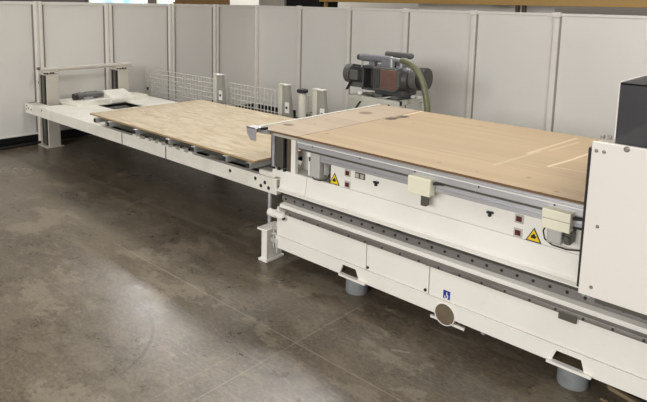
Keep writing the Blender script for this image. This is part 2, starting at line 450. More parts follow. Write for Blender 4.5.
# lower front covers (three lengths)
for x0, x1 in ((-2.985, -2.184), (-2.179, -1.724), (-1.719, XE)):
    box('front_cover', M['white'], rm, x0, x1, 2.926, 2.94, 0.230, 0.416, 0.003)
for x, z in ((-2.167, .41), (-2.165, .25), (-1.737, .41), (-1.741, .25)):
    MB().cyl((x, 2.918, z), (x, 2.928, z), 0.009, seg=12).build('cover_bolt', M['black'], rm)
# corner lower body block at left end
box('end_cover', M['white'], rm, -3.0, -2.985, 2.93, 4.3, 0.23, 0.44, 0.002)
# lower guide rail
lr = MB().box(-2.90, XE, 2.908, 2.950, 0.408, 0.434, 0.003).box(-2.90, XE, 2.904, 2.912, 0.416, 0.428, 0.002).build('lower_guide_rail', M['strip'], rm)
bo = MB().cyl((-2.843, 2.902, .422), (-2.843, 2.907, .422), 0.0065, seg=12).build('rail_bolt', M['dark'], lr)
for k in range(1, 20): copy_part(bo, 0.1325 * k)
box('joint_plate', M['plateg'], rm, -0.972, -0.885, 2.900, 2.912, 0.383, 0.424, 0.002)
# ledge
lg = MB().prism([(2.944, .434), (2.944, .460), (2.982, .465), (3.2, .465), (3.2, .434)], 'x', -2.99, XE, 0.002)
lg.build('ledge', M['white'], rm)
# upper guide rail
gr = MB().box(-3.0, XE, 2.985, 3.03, 0.4645, 0.515, 0.002)
gr.box(-3.0, XE, 2.979, 2.99, 0.480, 0.512, 0.002)
gr = gr.build('guide_rail', M['steel'], rm)
bo = MB().cyl((-2.96, 2.975, .495), (-2.96, 2.981, .495), 0.008, seg=12).build('rail_bolt', M['black'], gr)
for k in range(1, 40): copy_part(bo, 0.0868 * k)
# bellows strips between rail and flange
be = MB()
for z, y in ((0.518, 2.995), (0.527, 2.99), (0.536, 2.985)): be.box(-2.99, XE, y - .006, 3.05, z, z + 0.005)
be.box(-2.99, XE, 3.03, 3.06, 0.505, 0.55)
be.build('bellows_strip', M['plateg'], rm)
for x in (-2.13, -1.98, -1.765): box('strip_clip', M['dark'], rm, x, x + 0.02, 2.946, 2.985, 0.536, 0.5455)
# middle side panel (flange at foot, leaning back slightly)
for x0, x1 in ((-3.035, -2.779), (-2.776, XE)):
    mp = MB().prism([(2.95, .546), (2.95, .554), (2.975, .562), (2.985, .576), (3.0, .692), (3.02, .692), (3.06, .546)], 'x', x0, x1, 0.001)
    mp.build('side_panel', M['white'], rm)
# shelf of the end niche, niche walls
sh = MB().box(-3.03, -2.57, 3.0, 3.34, 0.678, 0.690, 0.001)
sh.build('niche_shelf', M['niche'], rm)
ni = MB().box(-2.935, -2.56, 3.20, 3.22, 0.69, 0.95).box(-2.575, -2.56, 3.0, 3.25, 0.69, 0.9)
ni.box(-2.935, -2.575, 3.03, 3.2, 0.94, 0.955)
ni.build('niche_wall', M['niche'], rm)
box('end_plate', M['white'], rm, -2.940, -2.895, 3.0, 3.03, 0.69, 0.955, 0.003)
# upper side panel
up = MB().box(-2.575, XE, 3.0, 3.02, 0.694, 0.90, 0.002)
up.build('control_panel', M['white'], rm)
# aluminium profile
al = MB().box(-2.80, XE, 2.922, 3.04, 0.912, 0.972, 0.004)
al.box(-2.80, XE, 2.945, 3.04, 0.900, 0.913)
al.box(-2.60, XE, 2.934, 3.0, 0.848, 0.900, 0.004)
al.box(-2.60, XE, 2.929, 2.94, 0.872, 0.882, 0.002)
al = al.build('aluminium_profile', M['alu'], rm)
MB().box(-2.80, XE, 2.910, 2.925, 0.951, 0.958, 0.002).build('highlight_lip', M['label'], al)  # lip coloured near-white to carry the profile's highlight line
MB().box(-2.80, XE, 2.93, 2.95, 0.8985, 0.9125).build('profile_groove', M['plateg'], al)
pb = MB().cyl((-2.66, 2.919, .943), (-2.66, 2.924, .943), 0.005, seg=10).build('profile_screw', M['dark'], al)
for k in range(1, 6): copy_part(pb, 0.405 * k)
# table frame
box('table_frame', M['niche'], rm, -3.13, XE, 2.93, 4.38, 0.956, 0.986, 0.002)
# end guide columns under the overhanging corner
box('guide_rod', M['alu'], rm, -3.133, -3.108, 2.995, 3.02, 0.70, 0.956, 0.003)
box('guide_plate', M['plateg'], rm, -3.10, -3.02, 3.0, 3.02, 0.705, 0.956, 0.003)
gb = MB().box(-3.02, -2.978, 3.03, 3.06, 0.70, 0.956).box(-3.155, -3.14, 3.01, 3.03, 0.69, 0.956).box(-3.15, -2.95, 3.06, 3.08, 0.69, 0.956)
gb.build('guide_channel', M['dark'], rm)
box('guide_cheek', M['brown'], rm, -2.978, -2.943, 3.0, 3.03, 0.70, 0.956, 0.002)
for x in (-3.115, -3.06, -3.0): MB().cyl((x, 3.0, .688), (x, 3.0, .703), 0.013, seg=10).build('guide_bolt', M['black'], rm)
box('guide_foot', M['white'], rm, -3.15, -3.04, 3.02, 3.3, 0.62, 0.690, 0.006)
# niche stop cylinder and cream boxes
st = MB().box(-2.700, -2.615, 2.945, 2.998, 0.725, 0.905, 0.005).build('stop_cylinder', M['greybox'], rm)
sx = MB().box(-2.735, -2.702, 2.97, 3.05, 0.80, 0.89, 0.002).box(-2.69, -2.655, 2.94, 2.99, 0.905, 0.925).build('cylinder_bracket', M['dark'], st)
sx = MB().box(-2.735, -2.702, 2.948, 2.97, 0.86, 0.90, 0.002).box(-2.715, -2.702, 2.942, 2.952, 0.73, 0.83, 0.002).build('cylinder_plate', M['label'], st)
MB().tube([(-2.70, 2.97, .715), (-2.67, 2.96, .708), (-2.62, 2.96, .710), (-2.58, 2.98, .72), (-2.565, 2.995, .76)], 0.004, 8).build('air_line', M['dark'], st, smooth=True)
jb = MB().box(-1.862, -1.716, 2.868, 2.93, 0.829, 0.930, 0.004).build('junction_box', M['cream'], rm)
jb['label'] = 'cream box with a dark stub below it'
MB().box(-1.795, -1.758, 2.91, 2.95, 0.755, 0.83, 0.003).build('box_stub', M['plateg'], jb)
MB().cyl((-1.712, 2.90, .905), (-1.66, 2.93, .905), 0.008, seg=8).build('box_gland', M['dark'], jb)
jb = MB().box(-1.080, -0.942, 2.868, 2.93, 0.886, 0.933, 0.004).box(-1.080, -0.944, 2.872, 2.93, 0.833, 0.883, 0.004).build('junction_box', M['cream'], rm)
jb['label'] = 'cream box in two tiers over a grey cylinder'
MB().box(-1.058, -0.985, 2.89, 2.99, 0.755, 0.835, 0.01).build('cylinder_body', M['greybox'], jb)
MB().box(-0.975, -0.945, 2.90, 2.98, 0.765, 0.83, 0.006).cyl((-.96, 2.9, .80), (-.96, 2.885, .80), .012, seg=12).build('cylinder_valve', M['plateg'], jb)
MB().tube([(-1.07, 2.92, .835), (-1.085, 2.92, .80), (-1.075, 2.92, .76), (-1.04, 2.93, .735), (-.97, 2.94, .728), (-.90, 2.98, .73)], 0.004, 8).build('air_line', M['dark'], jb, smooth=True)
MB().cyl((-0.94, 2.90, .905), (-0.86, 2.94, .905), 0.008, seg=8).cyl((-0.94, 2.90, .86), (-0.86, 2.94, .855), 0.006, seg=8).build('box_gland', M['dark'], jb)
# indicator windows, switches, cable glands, warning triangles
def indicator(x, z):
    w = MB().box(x - .024, x + .024, 2.995, 3.001, z - .024, z + .024, 0.002).build('indicator', M['niche'], rm)
    MB().box(x - .015, x + .015, 2.992, 2.996, z - .014, z + .014).build('lens', M['redglass'], w)
for x, z in ((-2.412, .800), (-2.411, .722), (-1.243, .798), (-1.245, .722)): indicator(x, z)
sw = MB().box(-2.348, -2.268, 2.993, 3.001, .783, .823, 0.002).build('switch_pair', M['plateg'], rm)
MB().box(-2.342, -2.314, 2.989, 2.994, .789, .817, 0.002).box(-2.302, -2.274, 2.989, 2.994, .789, .817, 0.002).build('rocker', M['niche'], sw)
def gland(x, z, k=.7):
    g = MB().cyl((x - .010, 3.0, z + .004), (x - .010, 2.985, z + .008), .0085, seg=12)
    g.cyl((x + .010, 3.0, z + .006), (x + .010, 2.985, z + .010), .0085, seg=12).cyl((x - .001, 3.0, z - .010), (x - .001, 2.987, z - .008), .009, seg=12)
    g.build('cable_gland', M['black'], rm, smooth=True)
gland(-2.176, .783); gland(-1.406, .785)
for x0, x1, z0, z1 in ((-1.36, -1.31, .80, .825), (-1.375, -1.325, .735, .765)): box('blanking_plate', M['white'], rm, x0, x1, 2.998, 3.0015, z0, z1, 0.001)
def triangle(x, z, s):
    h = s * 0.9
    def tri(k, dz=0): return [(x - s * .5 * k, z - h * .5 * k + dz), (x + s * .5 * k, z - h * .5 * k + dz), (x, z + h * .5 * k + dz)]
    t = MB().prism(tri(1.0), 'y', 2.9965, 3.0).build('warning_sign', M['black'], rm)
    MB().prism(tri(.80, -h * .03), 'y', 2.9955, 2.9967).build('sign_face', M['yellow'], t)
    # black hand-crush mark
    g = [(-.17, -.22), (.10, -.24), (.16, -.13), (.20, -.06), (.08, -.05), (.10, .02), (.0, .08), (-.06, .0), (-.15, -.06)]
    MB().prism([(x + p * s, z + q * s) for p, q in g], 'y', 2.9948, 2.9957).build('sign_mark', M['black'], t)
triangle(-2.523, .738, .088); triangle(-1.16, .734, .084)
# blue lifting sticker
sg = MB().box(-1.624, -1.580, 2.9245, 2.9265, .236, .293).build('lifting_label', M['blue'], rm)
g = MB().tube([(-1.612, 2.924, .262), (-1.611, 2.924, .250), (-1.602, 2.924, .245), (-1.594, 2.924, .252), (-1.594, 2.924, .264), (-1.601, 2.924, .270), (-1.601, 2.924, .284)], 0.0035, 8)
g.box(-1.624, -1.580, 2.9240, 2.9255, .236, .243).build('label_mark', M['label'], sg)
# levelling feet with plates
for x, px0, px1 in ((-2.327, -2.383, -2.168), (-0.917, -1.012, -0.795)):
    pl = MB().box(px0, px1, 2.895, 2.93, 0.134, 0.147, 0.002).build('foot_plate', M['white'], rm)
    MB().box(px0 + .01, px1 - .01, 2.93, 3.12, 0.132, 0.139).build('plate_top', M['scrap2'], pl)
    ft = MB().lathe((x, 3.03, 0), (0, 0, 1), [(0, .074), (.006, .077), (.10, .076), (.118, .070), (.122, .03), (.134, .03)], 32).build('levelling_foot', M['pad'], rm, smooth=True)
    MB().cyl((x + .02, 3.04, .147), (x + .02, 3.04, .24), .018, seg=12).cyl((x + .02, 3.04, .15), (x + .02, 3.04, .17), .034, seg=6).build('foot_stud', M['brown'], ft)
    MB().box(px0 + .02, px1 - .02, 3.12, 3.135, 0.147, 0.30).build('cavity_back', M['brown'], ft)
# left end bearing with round housing
bg = MB().lathe((-3.07, 2.915, .388), (1, 0, 0), [(0, .018), (.006, .028), (.07, .028), (.075, .022), (.10, .022), (.105, .030), (.165, .030), (.172, .02)], 20)
bg.box(-3.03, -2.90, 2.92, 2.99, .36, .41, 0.008)
bg.build('end_bearing', M['white'], rm, smooth=True)
MB().cyl((-2.892, 2.90, .384), (-2.892, 2.88, .384), .008, seg=10).build('bearing_bolt', M['dark'], rm)
# end adjusters by the foot bracket
ad = MB()
for z in (.18, .225, .27): ad.cyl((-3.045, 2.93, z), (-3.0, 2.93, z), .010, seg=8)
ad.cyl((-3.03, 2.93, .12), (-3.03, 2.93, .31), .007, seg=8).cyl((-2.985, 2.92, .10), (-2.985, 2.92, .2), .008, seg=8)
ad.box(-3.06, -3.0, 2.925, 2.95, .16, .19, .002)
ad.build('adjuster', M['greybox'], rm)
# corner stop bracket and edge strip on the table's left end
cb = MB().prism([(-3.196, 1.022), (-3.092, 1.018), (-3.096, .926), (-3.150, .928), (-3.185, .965)], 'y', 2.80, 2.808, 0.001)
cb.box(-3.19, -3.10, 2.80, 2.87, 1.010, 1.020, 0.002).build('corner_stop', M['alu'], rm)
cs = MB().box(-3.165, -3.05, 2.86, 2.90, 0.975, 1.004, 0.002)
cs.build('stop_arm', M['galv'], rm)
box('stop_pad', M['black'], rm, -3.09, -3.06, 2.84, 2.888, 1.004, 1.022, 0.002)
box('edge_strip', M['castlight'], rm, -3.205, -3.178, 2.88, 4.41, 0.965, 1.006, 0.002)

def edged(o):
    o.data.materials.append(M['edge'])
    for p in o.data.polygons:
        if abs(p.normal.z) < .5: p.material_index = 1
    return o
# spoil boards lying on the table
bl = (-2.98, 3.65, 0.986)
lm = mdf_mat('worn_fibreboard_narrow', (180, 160, 134), [
    ('ell', (-3.10 - bl[0], 3.13 - bl[1]), (.06, .04), .3, .9, (96, 82, 70)),
    ('ell', (-3.02 - bl[0], 3.97 - bl[1]), (.065, .08), .3, .8, (104, 84, 64)),
    ('ell', (-3.04 - bl[0], 3.5 - bl[1]), (.02, .02), .3, .6, (140, 112, 84)),
    ('ell', (-2.99 - bl[0], 3.3 - bl[1]), (.015, .02), .3, .5, (140, 112, 84))])
o = edged(MB().box(-3.177, -2.778, 2.893, 4.415, 0.986, 1.000, 0.001).build('spoilboard', lm, loc=bl))
tag(o, 'narrow fibreboard strip on the left end of the machine table', 'board')
br = (-1.0, 3.65, 0.986)
w = (216, 194, 162)
def q(x, y): return (x - br[0], y - br[1])
bm_ = mdf_mat('worn_fibreboard_wide', (178, 153, 118), [
    ('seg', q(-1.268, 3.414), q(-1.232, 3.66), .013, .7, w), ('seg', q(-1.232, 3.66), q(-1.20, 4.02), .013, .7, w),
    ('seg', q(-1.481, 3.63), q(-1.426, 4.33), .014, .5, w), ('seg', q(-1.414, 3.8), q(-1.37, 4.2), .011, .35, w),
    ('seg', q(-1.268, 3.42), q(-.95, 3.47), .007, .45, w), ('seg', q(-1.50, 3.2), q(-1.45, 3.75), .016, .22, w),
    ('seg', q(-1.9, 3.3), q(-1.3, 3.35), .012, .15, w),
    ('seg', q(-2.745, 4.1), q(-2.745, 4.41), .012, .7, (236, 214, 180)),
    ('ell', q(-2.727, 3.93), (.05, .09), .9, 1.0, (74, 54, 36)), ('ell', q(-2.712, 4.07), (.05, .08), .9, 1.0, (74, 54, 36)),
    ('ell', q(-2.70, 3.11), (.02, .025), .5, .7, (130, 100, 70)), ('ell', q(-2.5, 3.9), (.015, .015), .4, .5, (130, 100, 70)),
    ('ell', q(-1.25, 3.1), (.014, .016), .4, .7, (120, 90, 62)), ('ell', q(-1.05, 2.96), (.014, .016), .4, .7, (120, 90, 62)),
    ('ell', q(-1.75, 3.02), (.014, .016), .4, .6, (130, 100, 70)), ('ell', q(-2.1, 4.2), (.02, .03), .4, .5, (140, 110, 80)),
    ('ell', q(-1.5, 3.0), (.012, .012), .4, .6, (120, 90, 62))])
o = edged(MB().box(-2.774, XE, 2.893, 4.415, 0.986, 1.000, 0.001).build('spoilboard', bm_, loc=br))
tag(o, 'wide scratched fibreboard sheet covering most of the machine table', 'board')

# ------------------------------------------------------------------ gantry
gt = thing('gantry', 'white gantry housing with a smoked hood at the right end of the machine', 'gantry', (-0.3, 2.8, 0.55))
GX = -0.828
cv = MB().prism([(GX, .640), (GX + .004, 1.336), (XE, 1.343), (XE, .633)], 'y', 2.70, 2.722, 0.002)
cv.box(GX + .004, XE, 2.72, 2.80, 1.31, 1.325)
cv.build('front_cover', M['gantry'], gt)
box('edge_seal', M['black'], gt, GX - .010, GX + .001, 2.706, 2.735, 0.665, 1.305)
box('carriage', M['plateg'], gt, GX + .06, XE - .02, 2.74, 2.86, 0.60, 1.32, 0.004)
box('slide_block', M['steel'], gt, -0.70, 0.6, 2.86, 3.05, 0.580, 0.66, 0.004)
for x, z in ((-.804, 1.298), (-.773, 1.298), (-.686, 1.325), (-.772, .965), (-.775, .685)):
    rr = .0085 if z < 1.32 else .013
    MB().lathe((x, 2.702, z), (0, -1, 0), [(0, rr), (.005, rr * .9), (.009, rr * .5)], 14).build('cover_screw', M['screw'], gt, smooth=True)
for x in (-.806, -.785): MB().cyl((x, 2.71, .632), (x, 2.71, .643), .010, seg=10).build('cover_stud', M['galv'], gt)
for x in (-.812, -.784): MB().box(x - .008, x + .008, 2.79, 2.81, 1.335, 1.352, 0.002).build('cover_lug', M['screw'], gt)
hx0, hx1, hy0, hy1, hz0, hz1 = -.757, XE, 2.785, 3.45, 1.345, 1.592
hd = MB().box(hx0, hx1, hy0, hy0 + .008, 1.30, hz1).box(hx0, hx1, hy0, hy1, hz1 - .008, hz1)
hd.build('hood_window', M['smoke'], gt)['label'] = 'smoked dark acrylic hood'
hf = MB().box(hx0 - .005, hx0, hy0 - .002, hy1, hz0, hz1 + .004, 0.001).box(hx0, hx1, hy1, hy1 + .01, hz0, hz1)
hf.build('hood_frame', M['gantry'], gt)
box('gantry_beam', M['gantry'], gt, -.66, XE, 2.86, 4.46, 1.16, 1.345, 0.004)
sp = MB().box(-.60, -.42, 2.95, 3.1, 1.345, 1.50, 0.01).cyl((-.3, 3.05, 1.345), (-.3, 3.05, 1.56), .07).box(-.70, XE - .05, 3.2, 3.3, 1.345, 1.41, 0.01)
sp.build('spindle_unit', M['post'], gt)
for x in (-.62, -.30): MB().cyl((x, 2.784, 1.40 if x < -.5 else 1.5), (x, 2.778, 1.40 if x < -.5 else 1.5), .008, seg=10).build('hood_screw', M['screw'], gt)
box('rear_leg', M['gantry'], gt, -.66, XE, 4.44, 4.6, 0.0, 1.30, 0.004)

# ------------------------------------------------------------------ infeed lift table
L0 = (-5.5, 3.8, 0)
lt = thing('lift_table', 'long ivory lifting table on two grey guide posts, left of the machine', 'lift table', L0)
LX0, LX1, LY0, LY1, LZ0, LZ1 = -7.80, -3.185, 3.10, 4.60, 0.44, 0.563
# front beam in three lengths (joints show as dark lines)
bz = MB().box(LX0, -5.447, LY0, LY0 + .055, LZ0, LZ1, 0.005).box(-5.435, -4.671, LY0, LY0 + .055, LZ0, LZ1, 0.005).box(-4.659, LX1, LY0, LY0 + .055, LZ0, LZ1, 0.005)
fb = bz.build('front_beam', M['lift'], lt)
for x in (-5.441, -4.665): box('beam_joint', M['dark'], fb, x - .006, x + .006, LY0 + .001, LY0 + .05, LZ0 + .003, LZ1 - .004)
for x, z in ((-3.425, .523), (-3.315, .513), (-3.360, .478), (-3.272, .478), (-3.735, .520), (-7.62, .50), (-7.70, .51), (-7.75, .535), (-7.76, .49), (-7.31, .53)):
    MB().cyl((x, LY0 - .0015, z), (x, LY0 + .004, z), 0.015 if x > -7 else .012, seg=14).build('bolt_hole', M['black'], fb)
MB().cyl((LX1 - .004, LY0 + .027, .50), (LX1 + .0015, LY0 + .027, .50), .012, seg=14).build('bolt_hole', M['black'], fb)
# deck with a window and post notches; rear beam
dk = MB()
dk.box(-7.80, -7.10, 3.50, 4.15, .55, LZ1).box(-7.385, -7.10, 3.155, 3.5, .55, LZ1).box(-7.80, -7.76, 3.155, 3.5, .55, LZ1)
dk.box(-7.80, -7.385, 3.155, 3.235, .55, LZ1).box(-7.80, -7.385, 3.44, 3.5, .55, LZ1)
dk.box(-7.10, -6.66, 3.155, 3.70, .55, LZ1).box(-6.66, -5.9, 3.155, LY1, .55, LZ1).box(-7.10, -6.66, 4.12, LY1, .55, LZ1)
dk.box(-7.80, -7.46, 4.44, LY1, .55, LZ1).box(-7.46, -7.10, 4.15, LY1, .55, LZ1)
dk.build('deck', M['lift'], lt)
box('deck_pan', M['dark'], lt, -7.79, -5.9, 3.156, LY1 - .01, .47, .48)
box('light_block_tray', M['dark'], lt, -5.9, -3.25, LY0 + .06, LY1 - .06, .47, .48)  # unseen tray, added to stop light leaking under the plywood
wn = MB().box(-7.0, -6.9, 3.75, 4.05, .50, .535, .006).cyl((-6.85, 3.72, .525), (-6.72, 4.08, .525), .02, seg=10).box(-6.8, -6.72, 3.8, 3.95, .48, .53, .004)
wn.build('drive_unit', M['plateg'], lt)
box('rear_beam', M['lift'], lt, -5.9, LX1, LY1 - .055, LY1, LZ0, LZ1, 0.005)
for x in (-5.0, -4.1, -3.26): box('cross_member', M['lift'], lt, x - .03, x + .03, LY0 + .055, LY1 - .055, LZ0 + .02, LZ1 - .005)
for y in (3.2, 4.35): box('stringer', M['plateg'], lt, -5.95, LX1 - .02, y, y + .05, LZ1, .650)
# raised cross box, drive motor and cover
box('cross_box', M['lift'], lt, -7.42, -7.12, 3.46, 4.46, LZ1, .622, 0.006)
mo = MB().lathe((-7.28, 3.53, .668), (0, 1, 0), [(0, .03), (.01, .044), (.05, .048), (.055, .043), (.11, .043), (.115, .048), (.27, .048), (.275, .038), (.34, .038), (.34, .02)], 24)
mo = mo.build('drive_motor', M['motor2'], lt, smooth=True)
mo['label'] = 'grey cylindrical drive motor'
MB().box(-7.26, -7.20, 3.60, 3.72, .622, .655, .004).build('motor_mount', M['galv'], mo)
MB().cyl((-7.28, 3.49, .664), (-7.28, 3.54, .664), .043, seg=20).build('motor_cap', M['dark'], mo)
MB().prism([(-7.38, .622), (-7.38, .69), (-7.33, .705), (-7.09, .640), (-7.075, .61), (-7.075, .563), (-7.12, .563), (-7.12, .622)], 'y', 3.90, 4.22, .004).build('drive_cover', M['lift'], lt)
MB().cyl((-7.42, 4.50, .585), (-7.34, 4.50, .585), .022, seg=14).build('deck_roller', M['dark'], lt, smooth=True)
# guide posts
def guide_post(y):
    p = MB().box(-7.53, -7.50, y, y + .15, .012, .925, .004).box(-7.745, -7.73, y, y + .15, .012, .925, .003).box(-7.740, -7.51, y + .042, y + .148, .014, .922, .003)
    p = p.build('guide_post', M['post'], lt)
    MB().box(-7.73, -7.53, y + .02, y + .041, .02, .92).build('post_slot', M['dark'], p)
    MB().box(-7.66, -7.60, y + .004, y + .03, .02, .92, .003).build('slot_rail', M['plateg'], p)
    MB().box(-7.775, -7.48, y - .03, y + .18, 0, .014, .003).build('post_base', M['post'], p)
    MB().box(-7.75, -7.50, y, y + .16, .925, .940, .003).build('post_cap', M['post'], p)
guide_post(3.26); guide_post(4.25)
cr = MB().cyl((-7.56, 3.22, 1.0), (-7.56, 4.47, 1.0), .028, seg=16)
cr.box(-7.62, -7.50, 3.20, 3.42, .965, .985, .004).box(-7.62, -7.50, 4.22, 4.47, .965, .985, .004)
cr.build('crossbar', M['post'], lt, smooth=True)
cm = MB()
for y in (3.28, 3.36, 4.29, 4.37): cm.cyl((-7.60, y, .94), (-7.60, y, .975), .012, seg=8).cyl((-7.53, y, .94), (-7.53, y, .975), .012, seg=8)
cm.cyl((-7.72, 3.25, 1.0), (-7.62, 3.25, 1.0), .02, seg=10).build('crossbar_bolt', M['brown'], lt)
box('limit_switch', M['dark'], lt, -7.79, -7.75, 3.27, 3.30, .80, .83, 0.004)
# support bars under the plywood (open tube ends towards the front)
def bar(x):
    o = MB().box(x - .025, x + .025, 2.94, 4.42, .650, .697, .003).build('support_bar', M['galv'], lt)
    MB().box(x - .019, x + .019, 2.936, 2.941, .656, .691).build('tube_opening', M['dark'], o)
    return o
for x in (-5.68, -5.41, -4.93, -4.40, -4.03, -3.615, -3.335): bar(x)
# support clips along the beam top
random.seed(2)
for k in range(9):
    x = -5.25 + k * .115 + random.uniform(-.02, .02)
    box('beam_clip', M['lift'], lt, x, x + .06, 3.095, 3.15, LZ1 - .002, LZ1 + random.uniform(.012, .022), .004)
box('end_block', M['lift'], lt, -3.40, -3.215, 3.11, 3.30, LZ1, .605, 0.012)
# vertical guide rod and foot bracket
MB().cyl((-3.285, 3.127, 0), (-3.285, 3.127, LZ0 + .01), .016, seg=14).build('lift_rod', M['alu'], lt, smooth=True)
fbk = MB().box(-3.118, -3.078, 2.91, 3.062, .018, .245, .003)
fbk.box(-3.128, -3.072, 2.897, 2.912, .018, .245, .002)
fbk.box(-3.165, -3.065, 2.885, 3.07, .236, .252, .004)
fbk.box(-3.15, -3.06, 2.885, 3.07, 0, .020, .004)
fbk.build('foot_bracket', M['white'], lt)

# plywood sheet on the bars
o = MB().prism([(-5.88, 2.99), (-3.285, 2.962), (-3.26, 4.40), (-5.85, 4.40)], 'z', .6975, .715, .001).build('plywood_sheet', M['ply'], loc=(-4.6, 3.7, .6975))
o.data.materials.append(M['plyedge'])
for p in o.data.polygons:
    if abs(p.normal.z) < .5: p.material_index = 1
tag(o, 'pale plywood sheet lying on the bars of the lifting table', 'plywood')

# ------------------------------------------------------------------ guard posts and mesh behind the lift table
def guard_post():
    r = thing('guard_post', 'x', 'post', (0, 0, 0), 'grey wedge-shaped guard posts behind the plywood')
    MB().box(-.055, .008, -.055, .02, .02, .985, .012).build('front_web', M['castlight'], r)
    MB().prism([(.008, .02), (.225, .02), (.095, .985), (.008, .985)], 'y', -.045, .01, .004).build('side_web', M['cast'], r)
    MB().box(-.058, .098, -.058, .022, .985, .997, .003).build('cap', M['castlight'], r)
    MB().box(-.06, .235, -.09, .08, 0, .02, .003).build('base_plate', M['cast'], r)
    pl = MB().box(.06, .12, -.055, -.044, .68, .80, .004).build('lock_plate', M['label'], r)
    MB().cyl((.09, -.058, .74), (.09, -.054, .74), .016, seg=12).build('lock_hole', M['black'], pl)
    return r
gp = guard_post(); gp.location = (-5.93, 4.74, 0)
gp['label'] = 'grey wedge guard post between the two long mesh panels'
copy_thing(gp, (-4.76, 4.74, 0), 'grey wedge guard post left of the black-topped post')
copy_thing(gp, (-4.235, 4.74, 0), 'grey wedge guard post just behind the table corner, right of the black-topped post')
def mesh_panel(x0, x1, z0, z1, label):
    r = thing('mesh_panel', label, 'mesh', ((x0 + x1) / 2, 4.84, 0), 'welded wire mesh panels behind the lift table')
    m = MB(); s = .06
    n = int((x1 - x0) / s)
    for k in range(n + 1):
        x = x0 + (x1 - x0) * k / n
        m.box(x - .005, x + .005, 4.837, 4.8426, z0, z1)
    nz = int((z1 - z0) / s)
    for k in range(nz + 1):
        z = z0 + (z1 - z0) * k / nz
        m.box(x0, x1, 4.8426, 4.848, z - .005, z + .005)
    m.build('wire_grid', M['wire'], r)
    f = MB()
    for x in (x0 + .05, x1 - .05): f.box(x - .015, x + .015, 4.848, 4.87, 0, z0 + .34, .003)
    f.build('stake', M['castlight'], r)
    c = MB()
    for x in (x0 + .05, x1 - .05): c.box(x - .02, x + .02, 4.825, 4.837, z0 + .18, z0 + .225, .003)
    c.build('clamp', M['dark'], r)
mesh_panel(-7.76, -6.12, .40, .905, 'longest wire mesh panel, by the left partition')
mesh_panel(-5.86, -4.84, .36, .885, 'wire mesh panel between the first two wedge guard posts')
mesh_panel(-4.62, -4.28, .36, .875, 'short wire mesh panel behind the black-topped post')
bp = thing('capped_post', 'pale round post with a black cap between two wedge guard posts', 'post', (-4.445, 4.70, 0))
MB().lathe((-4.445, 4.70, .012), (0, 0, 1), [(0, .046), (.91, .046), (.91, .03), (.93, .03)], 24).build('post_tube', M['castlight'], bp, smooth=True)
MB().lathe((-4.445, 4.70, .935), (0, 0, 1), [(0, .05), (.006, .062), (.032, .062), (.040, .054)], 24).build('post_cap', M['black'], bp, smooth=True)
MB().box(-4.515, -4.375, 4.62, 4.78, 0, .013, .003).build('base_plate', M['cast'], bp)
o = MB().box(-6.25, -6.05, 6.75, 6.92, 0, .22, .005).build('timber_offcut', M['scrap'], loc=(-6.15, 6.83, 0))
tag(o, 'small pale timber block on the floor behind the mesh', 'offcut')

# ------------------------------------------------------------------ vacuum pump on its stand
sd = thing('pump_stand', 'pale grey steel stand under the vacuum pump', 'stand', (-4.0, 5.65, 0))
sx0, sx1, sy0, sy1, sz = -4.37, -3.655, 5.40, 5.93, .862
box('front_panel', M['castlight'], sd, sx0, sx1, sy0, sy0 + .012, .55, sz, .003)
box('front_rail', M['castlight'], sd, sx0, sx1, sy0 - .002, sy0 + .05, sz - .05, sz, .003)
box('side_rail', M['castlight'], sd, sx1 - .05, sx1, sy0, sy1, sz - .05, sz, .003); box('side_rail', M['castlight'], sd, sx0, sx0 + .05, sy0, sy1, sz - .05, sz, .003)
box('rear_rail', M['castlight'], sd, sx0, sx1, sy1 - .05, sy1, sz - .05, sz, .003)
for x in (sx0, sx1 - .05):
    for y in (sy0 + .012, sy1 - .05): box('leg', M['castlight'], sd, x, x + .05, y, y + .05, 0, sz - .05, .003)
MB().prism([(sx0 + .17, sz - .06), (sx0 + .20, sz - .06), (sx0 + .10, sz - .19), (sx0 + .07, sz - .19)], 'y', sy0 - .003, sy0 + .001).build('panel_slot', M['black'], sd)
MB().cyl((sx1 - .14, sy0 - .003, sz - .06), (sx1 - .14, sy0 + .001, sz - .06), .014, seg=12).build('panel_hole', M['black'], sd)
for x in (sx0 + .2, sx1 - .2): box('tray_bar', M['motor'], sd, x - .04, x + .04, sy0 + .05, sy1 - .05, sz - .03, sz)
for x, y in ((sx0 + .09, sy0 + .10), (sx1 - .06, sy1 - .18)): MB().lathe((x, y, sz), (0, 0, 1), [(0, .028), (.02, .032), (.035, .028)], 14).build('rubber_mount', M['label'], sd, smooth=True)

pm = thing('vacuum_pump', 'dark grey vacuum pump with a faded red grille and two silencers', 'pump', (-4.0, 5.65, .862))
cz, cy_ = 1.075, 5.66
# fan cover and motor at the left
fc = MB().lathe((-4.60, cy_, cz), (1, 0, 0), [(0, .05), (.0, .085), (.012, .112), (.10, .116), (.102, .104)], 32)
fc.build('fan_cover', M['motor2'], pm, smooth=True)
mt = MB().cyl((-4.53, cy_, cz), (-4.27, cy_, cz), .094, seg=32)
for k in range(20):
    a = 2 * PI * k / 20
    dy, dz = math.cos(a), math.sin(a)
    mt.prism([(cy_ + dy * .09 - dz * .004, cz + dz * .09 + dy * .004), (cy_ + dy * .112 - dz * .003, cz + dz * .112 + dy * .003), (cy_ + dy * .112 + dz * .003, cz + dz * .112 - dy * .003), (cy_ + dy * .09 + dz * .004, cz + dz * .09 - dy * .004)], 'x', -4.51, -4.29)
mt.build('motor', M['motor'], pm, smooth=True)
box('terminal_box', M['motor2'], pm, -4.46, -4.34, cy_ - .145, cy_ - .08, 1.02, 1.13, .006)
ft = MB().box(-4.48, -4.30, cy_ - .10, cy_ + .10, .93, .99, .004).build('motor_foot', M['motor2'], pm)
